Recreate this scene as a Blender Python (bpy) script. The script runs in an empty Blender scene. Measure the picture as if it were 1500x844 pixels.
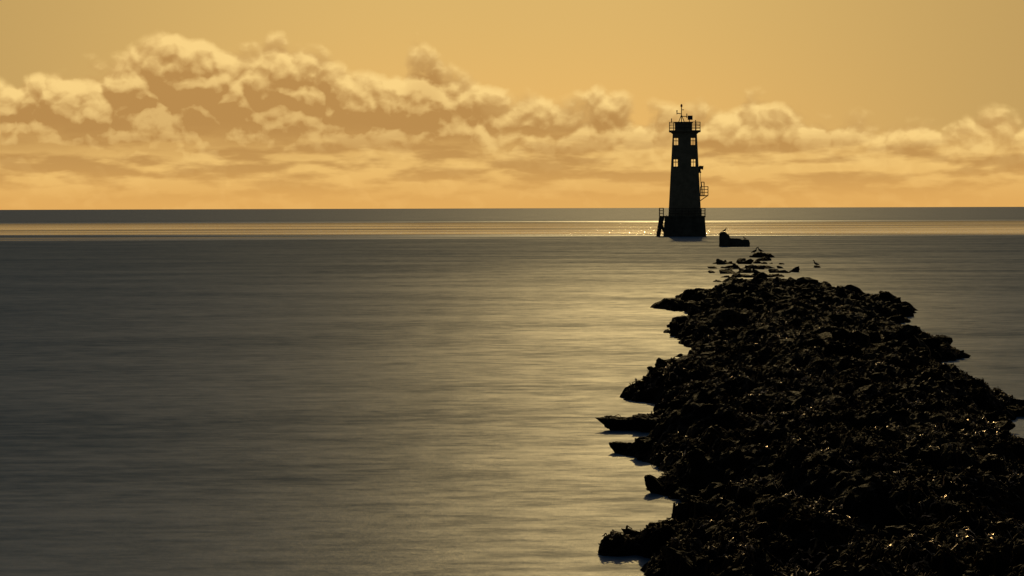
import bpy, bmesh, math, random
import numpy as np
from mathutils import Vector, Matrix
from mathutils.bvhtree import BVHTree
random.seed(7); rng=np.random.default_rng(7)
scene=bpy.context.scene
scene.view_settings.view_transform='Standard'
scene.view_settings.look='None'
scene.view_settings.exposure=0
scene.view_settings.gamma=1
R=math.radians
SUN_AZ=4.2; SUN_EL=20.0

# ---------------------------------------------------------------- node helper
class NT:
    def __init__(s,nt): s.nt=nt
    def new(s,t,**k):
        n=s.nt.nodes.new(t)
        for a,b in k.items(): setattr(n,a,b)
        return n
    def put(s,sock,v):
        if isinstance(v,bpy.types.NodeSocket): s.nt.links.new(v,sock)
        else: sock.default_value=v
    def m(s,op,*a,clamp=False):
        n=s.new('ShaderNodeMath',operation=op,use_clamp=clamp)
        for i,v in enumerate(a): s.put(n.inputs[i],v)
        return n.outputs[0]
    def vm(s,op,*a):
        n=s.new('ShaderNodeVectorMath',operation=op)
        for i,v in enumerate(a): s.put(n.inputs[i],v)
        return n
    def comb(s,x,y,z):
        n=s.new('ShaderNodeCombineXYZ')
        for i,v in enumerate((x,y,z)): s.put(n.inputs[i],v)
        return n.outputs[0]
    def sep(s,v):
        n=s.new('ShaderNodeSeparateXYZ'); s.put(n.inputs[0],v); return n.outputs
    def ss(s,v,a,b,lo=0.0,hi=1.0):
        n=s.new('ShaderNodeMapRange',interpolation_type='SMOOTHSTEP')
        s.put(n.inputs[0],v); 
        for i,q in enumerate((a,b,lo,hi)): s.put(n.inputs[i+1],q)
        return n.outputs[0]
    def mix(s,f,a,b,bt='MIX'):
        n=s.new('ShaderNodeMix',data_type='RGBA',blend_type=bt)
        s.put(n.inputs[0],f)
        for i,v in ((6,a),(7,b)):
            if isinstance(v,(tuple,list)): v=(v[0],v[1],v[2],1)
            s.put(n.inputs[i],v)
        return n.outputs[2]
    def noise(s,v,sc,det=4,rough=.5,dist=0,dim='3D',out='Fac'):
        n=s.new('ShaderNodeTexNoise',noise_dimensions=dim)
        s.put(n.inputs['Vector'],v); n.inputs['Scale'].default_value=sc
        n.inputs['Detail'].default_value=det; n.inputs['Roughness'].default_value=rough
        n.inputs['Distortion'].default_value=dist
        return n.outputs[out]
    def voro(s,v,sc,smooth=.6,feature='SMOOTH_F1'):
        n=s.new('ShaderNodeTexVoronoi',feature=feature,voronoi_dimensions='2D')
        s.put(n.inputs['Vector'],v); n.inputs['Scale'].default_value=sc
        if feature=='SMOOTH_F1': n.inputs['Smoothness'].default_value=smooth
        return n.outputs['Distance']

# ---------------------------------------------------------------- world / sky
world=bpy.data.worlds.new("World"); scene.world=world; world.use_nodes=True
try:
    world.cycles.sampling_method='MANUAL'; world.cycles.sample_map_resolution=512
except Exception: pass
wt=world.node_tree; wt.nodes.clear(); N=NT(wt)
tc=N.new('ShaderNodeTexCoord'); x,y,z=N.sep(tc.outputs['Generated'])[:3]
az=N.m('MULTIPLY',N.m('ARCTAN2',x,y),57.2958)
el=N.m('MULTIPLY',N.m('ARCSINE',z),57.2958)
sky=N.new('ShaderNodeTexSky',sky_type='NISHITA'); sky.sun_disc=False
sky.sun_elevation=R(SUN_EL); sky.sun_rotation=R(SUN_AZ); sky.dust_density=1.5; sky.air_density=1.0
base=N.mix(1.0,sky.outputs[0],(0.28,0.29,0.285),'MULTIPLY')
env=[(-16,3.6),(-14.2,3.6),(-13,3.7),(-11.8,3.75),(-10.9,4.0),(-10.3,4.4),(-9.5,4.7),(-8.6,4.8),(-8.0,4.6),(-7.4,4.4),(-7.0,4.45),(-6.5,4.55),(-6.0,4.3),(-5.3,4.2),(-4.8,3.85),(-3.8,3.6),(-3.1,3.95),(-2.4,4.6),(-1.9,4.05),(-1.0,3.4),(-.2,3.05),(.9,2.9),(2.1,3.0),(2.7,3.2),(3.4,3.05),(4.2,2.85),(5.7,2.65),(6.7,2.9),(7.3,2.92),(8.0,2.65),(9.2,2.4),(10.5,2.25),(12,2.2),(12.8,2.4),(13.5,2.5),(14.3,2.3),(16,2.4)]
fc=N.new('ShaderNodeFloatCurve'); c=fc.mapping.curves[0]
pts=[((a+16)/32,e/6) for a,e in env]
c.points[0].location=pts[0]; c.points[1].location=pts[-1]
for p in pts[1:-1]: c.points.new(*p)
fc.mapping.update()
N.put(fc.inputs['Value'],N.m('DIVIDE',N.m('ADD',az,16),32,clamp=True))
E=N.m('MULTIPLY',fc.outputs[0],6.0)
def field(du,dv):
    a=N.m('ADD',az,du); e=N.m('ADD',el,dv)
    p0=N.comb(a,N.m('MULTIPLY',e,1.25),3.1)
    w=N.noise(p0,.9,3,.55,dim='2D',out='Color')
    w2=N.noise(p0,3.2,3,.6,dim='2D',out='Color')
    p=N.vm('MULTIPLY_ADD',w,(.75,.75,0),p0).outputs[0]
    p=N.vm('MULTIPLY_ADD',w2,(.16,.16,0),p).outputs[0]
    h=None
    for sc,wt_ in ((.55,1.0),(1.2,.55),(2.7,.20)):
        v=N.voro(p,sc,.28)
        d=N.m('MULTIPLY',N.m('SUBTRACT',1,N.m('MULTIPLY',N.m('MULTIPLY',v,v),1.6)),wt_)
        h=d if h is None else N.m('ADD',h,d)
    f=N.noise(p,2.6,3,.55,dim='2D')
    return N.m('ADD',h,N.m('MULTIPLY',f,.16))
H=field(0,0); H2=field(.06,.24)
dens=N.m('ADD',N.m('SUBTRACT',E,el),N.m('MULTIPLY',N.m('SUBTRACT',H,1.18),.62))
mask=N.ss(dens,-.16,.30)
emb=N.m('SUBTRACT',H,H2)
lit=N.ss(emb,-.42,.46)
depth=N.m('SUBTRACT',E,el)
rim=N.ss(dens,.0,.85,1,0)
lit=N.m('ADD',N.m('MULTIPLY',lit,.98),N.m('MULTIPLY',rim,.20))
lit=N.m('SUBTRACT',lit,N.ss(depth,.3,2.1,0,.50),clamp=True)
cloud=N.mix(lit,(.475,.250,.074),(.97,.665,.245))
gv=N.ss(el,0,6.5)
haze=N.mix(gv,(.86,.485,.137),(.71,.455,.147))
side=N.ss(N.m('ABSOLUTE',N.m('SUBTRACT',az,-.5)),2,18)
haze=N.mix(N.m('MULTIPLY',side,.95),haze,(.51,.326,.110))
pl=N.comb(N.m('MULTIPLY',az,.34),N.m('MULTIPLY',el,1.35),7.0)
st=N.noise(pl,1.1,4,.5,dim='2D')
pl2=N.comb(N.m('MULTIPLY',az,.34),N.m('MULTIPLY',N.m('ADD',el,.16),1.35),7.0)
st2=N.noise(pl2,1.1,4,.5,dim='2D')
sl_=N.m('ADD',N.m('MULTIPLY',N.m('SUBTRACT',st,st2),1.2),st)
strat=N.mix(N.ss(sl_,.27,.73),(.56,.305,.090),(.90,.56,.175))
low=N.mix(N.ss(el,.0,1.4),(.80,.43,.115),strat)
lowmask=N.ss(N.m('ADD',el,N.m('MULTIPLY',N.m('SUBTRACT',st,.5),1.0)),1.1,2.4,1,0)
lowm2=N.ss(N.m('ADD',N.m('SUBTRACT',E,el),N.m('MULTIPLY',st,.5)),-.2,.6)
c1=N.mix(N.m('MULTIPLY',mask,.93),haze,cloud)
c2=N.mix(N.m('MULTIPLY',N.m('MULTIPLY',lowmask,.86),lowm2),c1,low)
daz=N.m('ABSOLUTE',N.m('SUBTRACT',az,SUN_AZ))
G=N.m('MULTIPLY',N.ss(daz,22,70,1,0),N.ss(el,6.5,15,1,0))
gold=N.mix(1.0,c2,(10,10,10),'MULTIPLY')
fin=N.mix(G,base,gold)
bg=N.new('ShaderNodeBackground'); N.put(bg.inputs[0],fin); bg.inputs[1].default_value=0.1
out=N.new('ShaderNodeOutputWorld'); wt.links.new(bg.outputs[0],out.inputs[0])

# ---------------------------------------------------------------- sun
sl=bpy.data.lights.new("sun",'SUN'); sl.energy=0.85; sl.angle=R(0.8); sl.color=(1,.72,.29)
so=bpy.data.objects.new("sun",sl); scene.collection.objects.link(so)
sd=Vector((math.sin(R(SUN_AZ))*math.cos(R(SUN_EL)),math.cos(R(SUN_AZ))*math.cos(R(SUN_EL)),math.sin(R(SUN_EL))))
so.rotation_euler=sd.to_track_quat('Z','Y').to_euler(); so.location=(0,0,50)

# ---------------------------------------------------------------- materials
def mat(name):
    m=bpy.data.materials.new(name); m.use_nodes=True
    n=NT(m.node_tree); b=m.node_tree.nodes['Principled BSDF']; return m,n,b
def bump(n,b,h,strength,dist):
    k=n.new('ShaderNodeBump'); k.inputs['Strength'].default_value=strength; k.inputs['Distance'].default_value=dist
    n.put(k.inputs['Height'],h); n.put(b.inputs['Normal'],k.outputs[0]); return k

# water: long-exposure sea = turbid body colour + soft averaged wave gloss
mw,n,b=mat('sea_water'); mw.node_tree.nodes.remove(b)
geo=n.new('ShaderNodeNewGeometry'); X,Y,Z=n.sep(geo.outputs['Position'])[:3]
s1=n.noise(n.comb(n.m('MULTIPLY',X,.9),n.m('MULTIPLY',Y,2.6),0),1.0,7,.76,dim='2D')
s2=n.noise(n.comb(n.m('MULTIPLY',X,.07),n.m('MULTIPLY',Y,.22),5),1.0,5,.62,dim='2D')
s3=n.noise(n.comb(n.m('MULTIPLY',X,.0030),n.m('MULTIPLY',Y,.022),9),1.0,3,.5,dim='2D')
ys=n.m('ADD',Y,n.m('MULTIPLY',n.m('SUBTRACT',s3,.5),170))
calm=n.m('MULTIPLY',n.ss(ys,235,320),n.ss(ys,360,600,1,0))
calm=n.m('MULTIPLY',calm,n.ss(s3,.32,.62,.3,1))
streak=n.m('ADD',n.m('MULTIPLY',s1,.62),n.m('MULTIPLY',s2,.38))
sk=n.ss(streak,.30,.70)
farr=n.ss(Y,60,160)
rough=n.m('ADD',n.m('ADD',.385,n.m('MULTIPLY',farr,.21)),n.m('MULTIPLY',n.m('SUBTRACT',sk,.5),-.10))
rough=n.m('SUBTRACT',rough,n.ss(calm,0,.3,0,.52))
gl=n.new('ShaderNodeBsdfGlossy'); n.put(gl.inputs['Roughness'],n.m('MAXIMUM',rough,.08))
gf=n.m('ADD',n.m('ADD',.040,n.m('MULTIPLY',sk,.095)),n.m('MULTIPLY',calm,.72))
gf=n.m('ADD',gf,n.m('MULTIPLY',n.ss(Y,420,700),.06))
df=n.new('ShaderNodeBsdfDiffuse'); n.put(df.inputs['Color'],n.mix(sk,(.044,.082,.118),(.070,.115,.150)))
bk=n.new('ShaderNodeBump'); bk.inputs['Strength'].default_value=.3; bk.inputs['Distance'].default_value=.1
n.put(bk.inputs['Height'],n.m('ADD',s1,n.m('MULTIPLY',s2,2.0))); n.put(gl.inputs['Normal'],bk.outputs[0])
mx=n.new('ShaderNodeMixShader'); n.put(mx.inputs[0],gf); n.put(mx.inputs[1],df.outputs[0]); n.put(mx.inputs[2],gl.outputs[0])
n.put(mw.node_tree.nodes['Material Output'].inputs[0],mx.outputs[0])

# rock
mr,n,b=mat('wet_rock')
tcn=n.new('ShaderNodeNewGeometry').outputs['Position']
a1=n.noise(tcn,3.0,6,.65); a2=n.noise(tcn,16,5,.7)
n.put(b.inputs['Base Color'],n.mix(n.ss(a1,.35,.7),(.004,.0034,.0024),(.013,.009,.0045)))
n.put(b.inputs['Roughness'],n.ss(a2,.35,.7,.5,.9))
b.inputs['Specular IOR Level'].default_value=.02
b.inputs['Specular Tint'].default_value=(1,.66,.34,1)
bump(n,b,n.m('ADD',a1,a2),1.0,.10)
# seaweed: dull fronds with patches of wet, glistening wrack
ms,n,b=mat('wet_seaweed')
tcn=n.new('ShaderNodeNewGeometry').outputs['Position']
a1=n.noise(tcn,6,3); a0=n.noise(tcn,1.1,3); a3=n.noise(tcn,9,2)
wet=n.m('MULTIPLY',n.ss(a0,.47,.60),n.ss(a3,.46,.58))
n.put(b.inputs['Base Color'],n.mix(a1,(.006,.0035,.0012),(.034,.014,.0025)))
n.put(b.inputs['Roughness'],n.m('SUBTRACT',.65,n.m('MULTIPLY',wet,.47)))
n.put(b.inputs['Specular IOR Level'],n.m('ADD',.02,n.m('MULTIPLY',wet,.98)))
b.inputs['IOR'].default_value=1.75
b.inputs['Specular Tint'].default_value=(1,.50,.13,1)
bump(n,b,n.noise(tcn,70,3),.8,.012)
def simple(name,c1,c2,sc,rough=.85,bs=.4,bd=.03,metal=0):
    m,n,b=mat(name); p=n.new('ShaderNodeTexCoord').outputs['Object']
    a=n.noise(p,sc,6,.65); n.put(b.inputs['Base Color'],n.mix(n.ss(a,.3,.7),c1,c2))
    b.inputs['Roughness'].default_value=rough; b.inputs['Metallic'].default_value=metal
    b.inputs['Specular IOR Level'].default_value=.2
    bump(n,b,a,bs,bd); return m
m_stone=simple('weathered_tower_stone',(.08,.062,.038),(.13,.098,.06),1.6)
m_plinth=simple('tidal_stone',(.022,.019,.013),(.06,.05,.035),1.2)
m_metal=simple('rusted_steel',(.03,.022,.016),(.06,.04,.028),5,.7,.3,.01,.2)
m_red=simple('red_paint',(.35,.03,.02),(.45,.05,.03),5,.5)
m_conc=simple('weedy_concrete',(.018,.015,.011),(.05,.042,.03),2)
m_bird=simple('dark_feathers',(.015,.014,.012),(.04,.035,.03),8)
m_beak=simple('beak_horn',(.2,.12,.03),(.25,.15,.05),8)
m_panel=simple('solar_glass',(.01,.012,.02),(.02,.02,.03),8,.2,.1,.001)

def obj(name,verts,faces,m,parent=None,smooth=False):
    me=bpy.data.meshes.new(name); me.from_pydata(verts,[],faces); me.update()
    if smooth: me.polygons.foreach_set('use_smooth',[True]*len(me.polygons))
    me.materials.append(m); o=bpy.data.objects.new(name,me); scene.collection.objects.link(o)
    if parent: o.parent=parent
    return o
def empty(name,loc=(0,0,0),rz=0):
    o=bpy.data.objects.new(name,None); scene.collection.objects.link(o); o.location=loc; o.rotation_euler=(0,0,rz); return o

# ---------------------------------------------------------------- water sheet
W=40000
obj('sea_water',[(-W,-300,0),(W,-300,0),(W,W,0),(-W,W,0)],[(0,1,2,3)],mw)

# ---------------------------------------------------------------- breakwater
left=[(1.1,10),(1.15,15),(1.36,18.9),(1.28,19.7),(1.42,20.1),(1.0,20.6),(1.62,22.1),(2.06,24.2),(1.75,25),(2.12,26.5),(2.0,27.8),(1.56,29.0),(2.1,29.8),(2.4,31.3),(1.7,32.1),(2.5,33.5),(2.65,35.6),(2.02,37.8),(2.75,39.5),(3.35,41),(3.92,43.7),(4.55,50),(4.55,53.8),(4.3,56.1),(5.25,63),(6.0,67.5),(5.1,71.4),(7.2,77),(9.3,85)]
right=[(11.4,85),(12.3,80.8),(13.2,67.7),(11.9,62.5),(10.8,60),(10.2,54.4),(10.5,47.8),(9.4,46),(8.9,43.2),(8.7,34.4),(7.5,32.5),(7.5,30),(6.8,25.3),(6.0,21.2),(5.3,17.6),(4.5,10)]
poly=np.array(left+right)
def sdf(P,poly):
    P=np.asarray(P,float); d=np.full(len(P),1e9); ins=np.zeros(len(P),bool)
    for i in range(len(poly)):
        a=poly[i]; b_=poly[(i+1)%len(poly)]; e=b_-a; w=P-a
        t=np.clip((w@e)/(e@e),0,1); q=w-t[:,None]*e; d=np.minimum(d,(q**2).sum(1))
        c1=(a[1]>P[:,1])!=(b_[1]>P[:,1])
        xi=(b_[0]-a[0])*(P[:,1]-a[1])/((b_[1]-a[1]) if b_[1]!=a[1] else 1e-9)+a[0]
        ins^=c1&(P[:,0]<xi)
    d=np.sqrt(d); return np.where(ins,d,-d)
tab=rng.random((256,256))
def vn(x,y):
    xi=np.floor(x).astype(int); yi=np.floor(y).astype(int); fx=x-xi; fy=y-yi
    fx=fx*fx*(3-2*fx); fy=fy*fy*(3-2*fy)
    g=lambda i,j: tab[i%256,j%256]
    return (g(xi,yi)*(1-fx)+g(xi+1,yi)*fx)*(1-fy)+(g(xi,yi+1)*(1-fx)+g(xi+1,yi+1)*fx)*fy
def fbm(x,y,o=5):
    s=0;a=.5
    for i in range(o): s=s+a*vn(x+17.3*i,y+9.1*i); x=x*2.03;y=y*2.03;a*=.55
    return s
def ground(P):
    d=sdf(P,poly)+ (fbm(P[:,0]*1.1,P[:,1]*1.1,3)-.45)*.5
    h=np.where(d>0,.52*(1-np.exp(-d/.9)),d*.7)
    n_=fbm(P[:,0]*1.1,P[:,1]*1.1,6)-.47
    r=1-np.abs(fbm(P[:,0]*4+40,P[:,1]*4,5)-.47)*5
    return h+(n_*.75+r*.11)*np.clip(d+.3,0,1)-.08
rows=[]; D=11.0
while D<92: rows.append(D); D*=1.0030
rows=np.array(rows); cols=np.linspace(-6,6,260)
cx=3.2+(rows-18)*.105
Yg=np.repeat(rows[:,None],len(cols),1); Xg=cx[:,None]+cols[None,:]*1.0
P=np.stack([Xg.ravel(),Yg.ravel()],1); Hh=ground(P)
V=np.column_stack([P,Hh]); nc=len(cols); nr=len(rows)
idx=np.arange(nr*nc).reshape(nr,nc)
F=np.stack([idx[:-1,:-1],idx[:-1,1:],idx[1:,1:],idx[1:,:-1]],-1).reshape(-1,4)
F=F[(V[F,2].max(1)>-.35)]
bw=empty('rock_breakwater')
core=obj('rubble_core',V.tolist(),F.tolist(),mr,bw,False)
def proto(sub,seed):
    bm=bmesh.new(); bmesh.ops.create_icosphere(bm,subdivisions=sub,radius=1)
    v=np.array([q.co[:] for q in bm.verts]); f=np.array([[k.index for k in q.verts] for q in bm.faces]); bm.free()
    r=np.random.default_rng(seed)
    for _ in range(13):
        d=r.normal(size=3); d/=np.linalg.norm(d); o=r.uniform(.42,.85)
        t=v@d-o; v=v-np.outer(np.clip(t,0,None)*.95,d)
    ph=r.uniform(0,50)
    k=fbm(v[:,0]*2.6+ph+v[:,2]*1.3,v[:,1]*2.6+ph-v[:,2]*1.7,5)-.47
    k2=vn(v[:,0]*9+v[:,2]*5+ph,v[:,1]*9-v[:,2]*6)-.5
    v=v*(1+k[:,None]*.75+k2[:,None]*.12)
    return v,f
protoN=[proto(4,i) for i in range(12)]; protoF=[proto(3,i+50) for i in range(12)]
allv=[];allf=[];off=0
def addrock(x,y,z,r,near,sx=1,sy=1,sz=.65,yaw=None):
    global off
    v,f=(protoN if near else protoF)[rng.integers(12)]
    yaw=rng.uniform(0,6.28) if yaw is None else yaw
    tl=rng.normal(0,.3,2)
    M=np.array((Matrix.Rotation(yaw,3,'Z')@Matrix.Rotation(tl[0],3,'X')@Matrix.Rotation(tl[1],3,'Y')))
    w=(v*np.array([sx,sy,sz])*r)@M.T+np.array([x,y,z])
    allv.append(w); allf.append(f+off); off+=len(w)
def scatter(nn,ylo,yhi,rl,rh,near,edge=False):
    k=0
    while k<nn:
        y=rng.uniform(ylo,yhi,400); cxx=3.2+(y-18)*.105; x=cxx+rng.uniform(-5.5,5.5,400)
        P=np.stack([x,y],1); d=sdf(P,poly)
        sel=(d>-.02)&(d<.55) if edge else d>.15
        P=P[sel]; 
        if not len(P): continue
        g=ground(P)
        for p,h in zip(P,g):
            r=rl+(rh-rl)*rng.random()**3
            z=max(h,-.02)- (r*.1 if edge else r*.3)
            addrock(p[0],p[1],z,r,near,rng.uniform(.8,1.6),rng.uniform(.7,1.1),rng.uniform(.5,.9)); k+=1
            if k>=nn: break
scatter(750,12,42,.07,.34,True); scatter(420,12,42,.08,.28,True,True)
scatter(1300,42,86,.12,.50,False); scatter(650,42,86,.12,.44,False,True)
for x_,y_,z_,r_,sx,sy,sz,yw in [
 (1.88,32.2,.07,.40,1.4,.6,.5,0.05),(2.25,32.0,.08,.3,1.2,.8,.7,.3),(1.70,29.2,.04,.24,1.2,.7,.6,0),(2.02,29.1,.08,.2,.9,.8,.9,1),
 (2.2,37.8,.07,.3,1.2,.8,.7,0),(2.55,37.6,.14,.36,1.2,.8,.8,.4),(3.0,40,.2,.42,1,.9,.8,.4),(3.65,43.3,.15,.42,1.2,.9,.7,.2),
 (1.12,20.7,.0,.16,1.4,.7,.6,-.3),(1.36,20.9,.05,.2,1.2,.8,.7,.2),(1.82,25.0,.03,.2,1.4,.7,.6,.1),(5.35,71.5,.08,.5,1.3,.8,.5,0),(6.2,72.5,.15,.6,1.4,.9,.5,.2),(4.6,56,.1,.5,1.2,.9,.55,.2),
 (3.9,48,0,.12,1.3,.8,.5,0),(2.9,42.5,0,.12,1.3,.8,.5,0),(12.8,68,.15,.55,1.4,.8,.5,0),(9.9,48.2,.15,.5,1.3,.8,.6,.1),(10.15,47.6,.05,.38,1.5,.8,.5,0),(9.75,46.2,0,.16,1.6,.8,.4,0),(8.2,34.6,.12,.42,1.3,.9,.5,.1),(8.5,34.2,.04,.30,1.4,.9,.5,.1),(11.9,62,0,.2,1.5,.8,.5,0)]:
    addrock(x_,y_,z_,r_,y_<45,sx,sy,sz,yw)
# drowned stretch towards the tower: separate low clumps with water between
for cy,off_,wd,nn in [(91,.9,1.3,7),(96,-1.1,1.1,12),(97,1.5,.6,5),(103,-.4,1.5,16),(110,-1.2,1.3,15),(110,1.6,.7,5),(118,-1.3,1.2,13),(117,.9,1.0,8),(127,-.8,1.2,13),(128,1.0,.6,5),(134,.2,.9,8)]:
    c_=11.0+(cy-90)*.105+off_
    for i in range(nn):
        addrock(c_+rng.uniform(-1,1)*wd,cy+rng.normal(0,.6),rng.uniform(-.08,.05),rng.uniform(.16,.44),False,rng.uniform(1,1.7),rng.uniform(.7,1.2),rng.uniform(.4,.62))
for i in range(11): addrock(17.4+rng.uniform(-.6,.7),144+rng.uniform(-1,1),rng.uniform(0,.12),rng.uniform(.25,.42),False,1.4,.9,.7)
for i in range(10): addrock(19.9+rng.uniform(-1.3,1.4),184+rng.uniform(-1,1),0,rng.uniform(.2,.4),False,1.4,.9,.5)
AV=np.concatenate(allv); AF=np.concatenate(allf)
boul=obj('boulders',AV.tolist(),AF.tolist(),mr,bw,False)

# ---------------------------------------------------------------- seaweed
nb=(AV[AF[:,0],1]<75)
allV=np.concatenate([V,AV]); tri=np.concatenate([F[:,[0,1,2]],F[:,[0,2,3]],AF[nb]+len(V)])
bvh=BVHTree.FromPolygons(allV.tolist(),tri.tolist())
sv=[];sf=[]
def frond(x,y,L,wd,yaw):
    n_=8; px,py=x,y; cur=rng.normal(0,.9); pts=[]
    for i in range(n_):
        h=bvh.ray_cast(Vector((px,py,4)),Vector((0,0,-1)))
        if h[0] is None or h[0].z<.02: return
        pts.append((px,py,h[0].z+.008+abs(rng.normal(0,.018))))
        yaw+=cur*.45+rng.normal(0,.35); px+=math.cos(yaw)*L/n_; py+=math.sin(yaw)*L/n_
    b0=len(sv)
    for i,p in enumerate(pts):
        q=pts[min(i+1,n_-1)]; o=pts[max(i-1,0)]; t=Vector((q[0]-o[0],q[1]-o[1],0))
        if t.length<1e-6: t=Vector((1,0,0))
        t.normalize(); s_=Vector((-t.y,t.x,rng.normal(0,.5)))*wd*(1-.5*i/n_)*rng.uniform(.6,1.3)
        sv.append((p[0]+s_.x,p[1]+s_.y,p[2]+s_.z)); sv.append((p[0],p[1],p[2]+wd*.7)); sv.append((p[0]-s_.x,p[1]-s_.y,p[2]-s_.z))
    for i in range(n_-1):
        a=b0+i*3; sf.append((a,a+1,a+4,a+3)); sf.append((a+1,a+2,a+5,a+4))
for k in range(20000):
    y_=14*(62/14)**rng.random(); x_=3.2+(y_-18)*.105+rng.uniform(-4.5,4.5)
    if vn(np.array([x_*1.1]),np.array([y_*.8]))[0]<.30: continue
    frond(x_,y_,rng.uniform(.12,.40),rng.uniform(.007,.018),rng.uniform(0,6.28))
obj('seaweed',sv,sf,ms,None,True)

# ---------------------------------------------------------------- lighthouse
lh=empty('lighthouse',(21.1,250,0),-R(4.8))
def ring(hx,hy,ch,z_,ox=0):
    return [(ox+a,b_,z_) for a,b_ in [(-hx+ch,-hy),(hx-ch,-hy),(hx,-hy+ch),(hx,hy-ch),(hx-ch,hy),(-hx+ch,hy),(-hx,hy-ch),(-hx,-hy+ch)]]
def loft(rings):
    v=[p for r in rings for p in r]; k=len(rings[0]); f=[tuple(range(k))[::-1],tuple(range(len(v)-k,len(v)))]
    for i in range(len(rings)-1):
        for j in range(k): a=i*k+j; b_=i*k+(j+1)%k; f.append((a,b_,b_+k,a+k))
    return v,f
def box(name,x0,x1,y0,y1,z0,z1,m,par,bev=.0):
    v,f=loft([[(x0,y0,z0),(x1,y0,z0),(x1,y1,z0),(x0,y1,z0)],[(x0,y0,z1),(x1,y0,z1),(x1,y1,z1),(x0,y1,z1)]])
    o=obj(name,v,f,m,par)
    if bev: md=o.modifiers.new('b','BEVEL'); md.width=bev; md.segments=2
    return o
def hw(z_): return 1.98-(z_-2.5)*(1.98-1.46)/(12.6-2.5)
v,f=loft([ring(2.62,2.62,.5,-1.5),ring(2.58,2.58,.5,.3),ring(2.42,2.42,.5,2.3),ring(2.52,2.52,.5,2.32),ring(2.52,2.52,.5,2.5)])
obj('plinth',v,f,m_plinth,lh)
v,f=loft([ring(hw(2.503),hw(2.503),.4,2.503),ring(hw(12.5),hw(12.5),.32,12.5)])
body=obj('tower_shaft',v,f,m_stone,lh)
v,f=loft([ring(hw(2.5)-.3,hw(2.5)-.3,.3,2.9),ring(hw(12.5)-.2,hw(12.5)-.2,.25,12.2)])
cut=[obj('cut',v,f,m_stone,lh)]
wins=[(-1.06,11.55),(1.0,11.55),(-1.1,8.95),(1.04,8.95)]
for cx_,cz in wins: cut.append(box('cut',cx_-.25,cx_+.25,-4,4,cz-.46,cz+.46,m_stone,lh))
for c_ in cut:
    md=body.modifiers.new('cut','BOOLEAN'); md.object=c_; md.operation='DIFFERENCE'; md.solver='EXACT'
bpy.context.view_layer.update()
dg=bpy.context.evaluated_depsgraph_get(); nm=bpy.data.meshes.new_from_object(body.evaluated_get(dg))
body.modifiers.clear(); body.data=nm
for c_ in cut: bpy.data.objects.remove(c_)
def tubes(name,segs,r,m,par,k=6):
    v=[];f=[]
    for a,b_ in segs:
        a=Vector(a);b_=Vector(b_); q=(b_-a).to_track_quat('Z','Y'); o=len(v)
        for e in (a,b_):
            for j in range(k):
                v.append(tuple(e+q@Vector((r*math.cos(j*6.2832/k),r*math.sin(j*6.2832/k),0))))
        f+= [tuple(range(o,o+k))[::-1],tuple(range(o+k,o+2*k))]
        for j in range(k): f.append((o+j,o+(j+1)%k,o+k+(j+1)%k,o+k+j))
    return obj(name,v,f,m,par)
def railing(name,pts,h,par,closed=True,r=.03,levels=3):
    segs=[]; n_=len(pts)
    for i in range(n_ if closed else n_-1):
        a=Vector(pts[i]); b_=Vector(pts[(i+1)%n_]); L=(b_-a).length; m_=max(1,round(L/.75))
        for j in range(m_+(0 if closed else 1)):
            p=a.lerp(b_,j/m_); segs.append((p,p+Vector((0,0,h))))
        for l in range(1,levels+1):
            o=Vector((0,0,h*l/levels)); segs.append((a+o,b_+o))
    return tubes(name,segs,r,m_metal,par)
for i,(cx_,cz) in enumerate(wins):
    for s_ in (-1,1):
        yy=s_*(hw(cz)-.12)
        tubes('window_bars_%d%s'%(i+1,'f' if s_<0 else 'b'),[((cx_,yy,cz-.45),(cx_,yy,cz+.45)),((cx_-.24,yy,cz+.1),(cx_+.24,yy,cz+.1))],.028,m_metal,lh)
    box('window_sill_%d'%(i+1),cx_-.3,cx_+.3,-hw(cz)-.09,-hw(cz)+.05,cz-.54,cz-.463,m_stone,lh)
v,f=loft([ring(1.5,1.5,.32,12.503),ring(1.72,1.72,.4,12.68),ring(1.92,1.92,.5,12.72),ring(1.92,1.92,.5,12.86)]); obj('gallery_deck',v,f,m_stone,lh)
g=ring(1.86,1.86,.5,12.85); railing('gallery_railing',g,1.0,lh,True,.036)
v,f=loft([ring(1.05,1.05,.35,12.863,-.15),ring(1.05,1.05,.35,13.75,-.15),ring(1.15,1.15,.38,13.78,-.15),ring(1.1,1.1,.38,13.92,-.15)]); obj('lantern_hut',v,f,m_stone,lh)
tubes('mast',[((-.4,0,13.9),(-.4,0,15.75)),((-.4,0,14.9),(-.95,0,15.0)),((-.95,0,14.85),(-.95,0,15.25)),((-.4,0,14.6),(.25,0,14.6)),((.25,0,14.4),(.25,0,14.95)),((-.4,0,15.4),(-.1,0,15.4)),((-.75,0,13.9),(-.4,0,14.8)),((-.05,0,13.9),(-.4,0,14.8)),((.55,.3,13.9),(.55,.3,14.5)),((-1.6,-1.4,13.8),(-1.6,-1.4,14.3)),((1.3,-1.2,12.85),(1.3,-1.2,14.1))],.05,m_metal,lh)
def blob(name,path,m,par,k=10):
    v=[];f=[]
    for i,(p,r) in enumerate(path):
        p=Vector(p); t=(Vector(path[min(i+1,len(path)-1)][0])-Vector(path[max(i-1,0)][0])).normalized(); q=t.to_track_quat('Z','Y')
        for j in range(k): v.append(tuple(p+q@Vector((r*math.cos(j*6.2832/k),r*math.sin(j*6.2832/k),0))))
    n_=len(path)
    f=[tuple(range(k))[::-1],tuple(range((n_-1)*k,n_*k))]
    for i in range(n_-1):
        for j in range(k): f.append((i*k+j,i*k+(j+1)%k,(i+1)*k+(j+1)%k,(i+1)*k+j))
    return obj(name,v,f,m,par,True)
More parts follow.
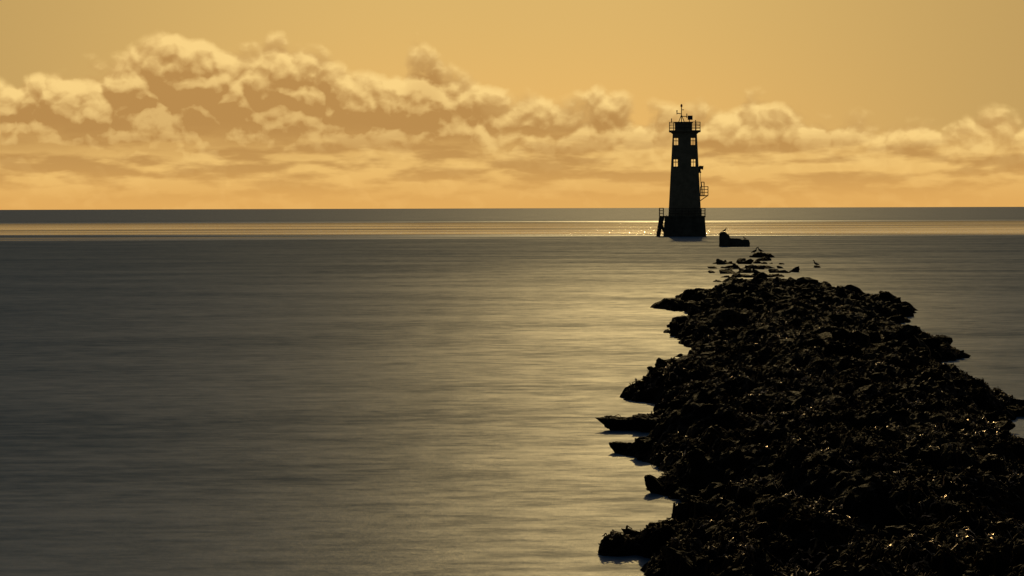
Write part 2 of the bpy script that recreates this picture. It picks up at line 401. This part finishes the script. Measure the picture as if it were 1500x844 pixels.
blob('beacon_lamp',[((-.4,0,15.75),.10),((-.4,0,15.8),.12),((-.4,0,16.0),.12),((-.4,0,16.08),.06),((-.4,0,16.12),.02)],m_red,lh)
blob('wind_gauge',[((-.95,0,15.2),.05),((-.95,0,15.28),.11),((-.95,0,15.36),.03)],m_metal,lh)
v,f=loft([[(.35,-.5,14.15),(.95,-.5,14.15),(.95,-.15,14.65),(.35,-.15,14.65)],[(.35,-.53,14.19),(.95,-.53,14.19),(.95,-.18,14.69),(.35,-.18,14.69)]]); obj('solar_panel',v,f,m_panel,lh)
box('landing_deck',-3.1,-2.53,-1.6,1.6,2.34,2.5,m_metal,lh)
railing('landing_railing',[(-2.6,-1.6,2.5),(-3.07,-1.6,2.5),(-3.07,1.6,2.5),(-2.6,1.6,2.5)],.95,lh,False,.045)
railing('lower_railing',[(-1.9,-2.45,2.5),(2.0,-2.45,2.5),(2.46,-1.95,2.5),(2.46,1.95,2.5),(2.0,2.45,2.5)],.9,lh,False,.04)
tubes('landing_legs',[((-2.95,-1.5,2.38),(-3.45,-1.7,-1)),((-2.95,1.5,2.38),(-3.45,1.7,-1)),((-2.6,-1.5,2.38),(-3.3,-1.7,.4)),((-3.0,-1.5,1.9),(-2.5,-1.5,.6)),((-2.6,0,2.38),(-3.4,0,-1)),((-3.15,-1.6,1.2),(-3.15,1.6,1.2))],.16,m_metal,lh,8)
segs=[((-3.5,-1.95,-.6),(-2.75,-1.95,2.45)),((-3.5,-1.35,-.6),(-2.75,-1.35,2.45))]+[((-3.42+.082*i,-1.95,-.27+.33*i),(-3.42+.082*i,-1.35,-.27+.33*i)) for i in range(9)]
tubes('landing_stair',segs,.07,m_metal,lh)
segs=[((-2.2,-2.75,-.5),(-2.2,-2.6,2.6)),((-1.8,-2.75,-.5),(-1.8,-2.6,2.6))]+[((-2.2,-2.74,.1+.3*i),(-1.8,-2.74,.1+.3*i)) for i in range(8)]
tubes('access_ladder',segs,.03,m_metal,lh)
xw=hw(5)
box('balcony_deck',xw-.02,2.85,-.7,.7,4.88,5.0,m_metal,lh)
railing('balcony_railing',[(xw+.05,-.67,5),(2.82,-.67,5),(2.82,.67,5),(xw+.05,.67,5)],1.05,lh,False,.04)
tubes('balcony_braces',[((2.7,-.6,4.9),(xw-.02,-.6,4.3)),((2.7,.6,4.9),(xw-.02,.6,4.3)),((2.2,0,5),(2.0,0,6.6)),((2.35,.2,5),(2.35,.2,6.6)),((2.0,0,6.6),(2.35,.2,6.6))],.055,m_metal,lh)
segs=[((hw(5)+.18,yy,5),(hw(8.2)+.18,yy,8.2)) for yy in (-.2,.2)]+[((hw(5+.3*i)+.18,-.2,5+.3*i),(hw(5+.3*i)+.18,.2,5+.3*i)) for i in range(11)]
tubes('side_ladder',segs,.035,m_metal,lh)
box('fog_horn_bracket',hw(8)-.03,2.0,-.25,.25,7.72,7.83,m_metal,lh)
blob('fog_horn',[((1.76,0,7.84),.24),((1.76,0,8.3),.26),((1.85,0,8.42),.2),((2.1,0,8.36),.22),((2.25,0,8.34),.27)],m_metal,lh)

# ---------------------------------------------------------------- pier remnant
pr=empty('ruined_pier_block',(19.95,184,0),-R(5))
prof=[(-1.3,-.6),(-1.32,.5),(-1.28,1.2),(-1.1,1.32),(-.75,1.3),(-.62,1.12),(-.45,1.05),(-.35,.78),(.1,.72),(.5,.74),(.7,.6),(1.0,.66),(1.3,.6),(1.38,.3),(1.35,-.6)]
bm=bmesh.new()
fr=[bm.verts.new((a,-.9,b_)) for a,b_ in prof]; fa=bm.faces.new(fr)
ex=bmesh.ops.extrude_face_region(bm,geom=[fa]); bmesh.ops.translate(bm,verts=[e for e in ex['geom'] if isinstance(e,bmesh.types.BMVert)],vec=(0,1.8,0))
bmesh.ops.recalc_face_normals(bm,faces=bm.faces); bmesh.ops.triangulate(bm,faces=bm.faces)
bmesh.ops.subdivide_edges(bm,edges=bm.edges,cuts=3,use_grid_fill=True)
from mathutils import noise as mn
for q in bm.verts: q.co+=mn.noise_vector(q.co*2.2)*.07+mn.noise_vector(q.co*6)*.03
me=bpy.data.meshes.new('block'); bm.to_mesh(me); bm.free(); me.materials.append(m_conc)
o=bpy.data.objects.new('block',me); scene.collection.objects.link(o); o.parent=pr
pbv=BVHTree.FromPolygons([v_.co[:] for v_ in me.vertices],[tuple(p_.vertices) for p_ in me.polygons])
def ptop(lx,ly): h=pbv.ray_cast(Vector((lx,ly,4)),Vector((0,0,-1))); return h[0].z if h[0] else .6
# ---------------------------------------------------------------- seabirds
def bird(x_,y_,z_,yaw,s=1.0,up=.5):
    e=empty('seabird',(x_,y_,z_),yaw); e.scale=(s,s,s); dz=-.07
    T=lambda L:[((a[0],a[1],a[2]+dz),r) for a,r in L]
    blob('body',T([((-.30,0,.16),.01),((-.22,0,.19),.035),((-.12,0,.22),.068),((0,0,.26),.095),((.09,0,.30),.09),((.15,0,.36),.055),((.17,0,.42),.035),((.18,0,.46+up*.05),.032),((.20,0,.50+up*.05),.044),((.24,0,.51+up*.05),.038),((.27,0,.505+up*.05),.015)]),m_bird,e)
    blob('beak',T([((.26,0,.505+up*.05),.014),((.32,0,.50+up*.05),.010),((.345,0,.485+up*.05),.003)]),m_beak,e,6)
    for s_ in (-1,1):
        blob('wing_%s'%('l' if s_>0 else 'r'),T([((.10,s_*.07,.31),.02),((.0,s_*.085,.28),.045),((-.14,s_*.06,.22),.035),((-.30,s_*.02,.17),.008)]),m_bird,e,8)
    tubes('legs',[((.0,.03,0),(.0,.03,.14)),((.0,-.03,0),(.0,-.03,.14)),((0,.03,.008),(.07,.04,.008)),((0,-.03,.008),(.07,-.04,.008))],.011,m_beak,e)
def top(x_,y_): 
    h=bvh2.ray_cast(Vector((x_,y_,5)),Vector((0,0,-1))); return h[0].z if h[0] else 0
far=(AV[AF[:,0],1]>=100)
bvh2=BVHTree.FromPolygons(AV.tolist(),AF[far].tolist())
bpy.context.view_layer.update()
for lx,ly,yw,s in [(-.85,0,.3,.8),(.95,-.2,2.9,.6)]:
    w_=pr.matrix_world@Vector((lx,ly,ptop(lx,ly)-.01)); bird(w_.x,w_.y,w_.z,yw,s)
for bx,by,yw,s in [(17.05,144,.4,.9),(17.5,144.2,2.8,.8)]:
    bird(bx,by,max(top(bx,by),.0)-.01,yw,s)
v,f=proto(4,99); v=v*np.array([.34,.25,.2])+np.array([17.7,119,0.0])
obj('skerry_rock',v.tolist(),f.tolist(),mr,None,True)
bv3=BVHTree.FromPolygons(v.tolist(),f.tolist()); h=bv3.ray_cast(Vector((17.68,118.98,3)),Vector((0,0,-1)))
bird(17.68,118.98,(h[0].z if h[0] else .1)-.005,2.6,.7)

# ---------------------------------------------------------------- camera
cam=bpy.data.cameras.new('camera'); co=bpy.data.objects.new('camera',cam); scene.collection.objects.link(co)
cam.sensor_width=36; cam.lens=72; cam.clip_end=100000; cam.clip_start=.1
co.matrix_world=Matrix.Translation((0,0,3.5))@Matrix.Rotation(R(90-2.233),4,'X')@Matrix.Rotation(R(-.17),4,'Z')
scene.camera=co
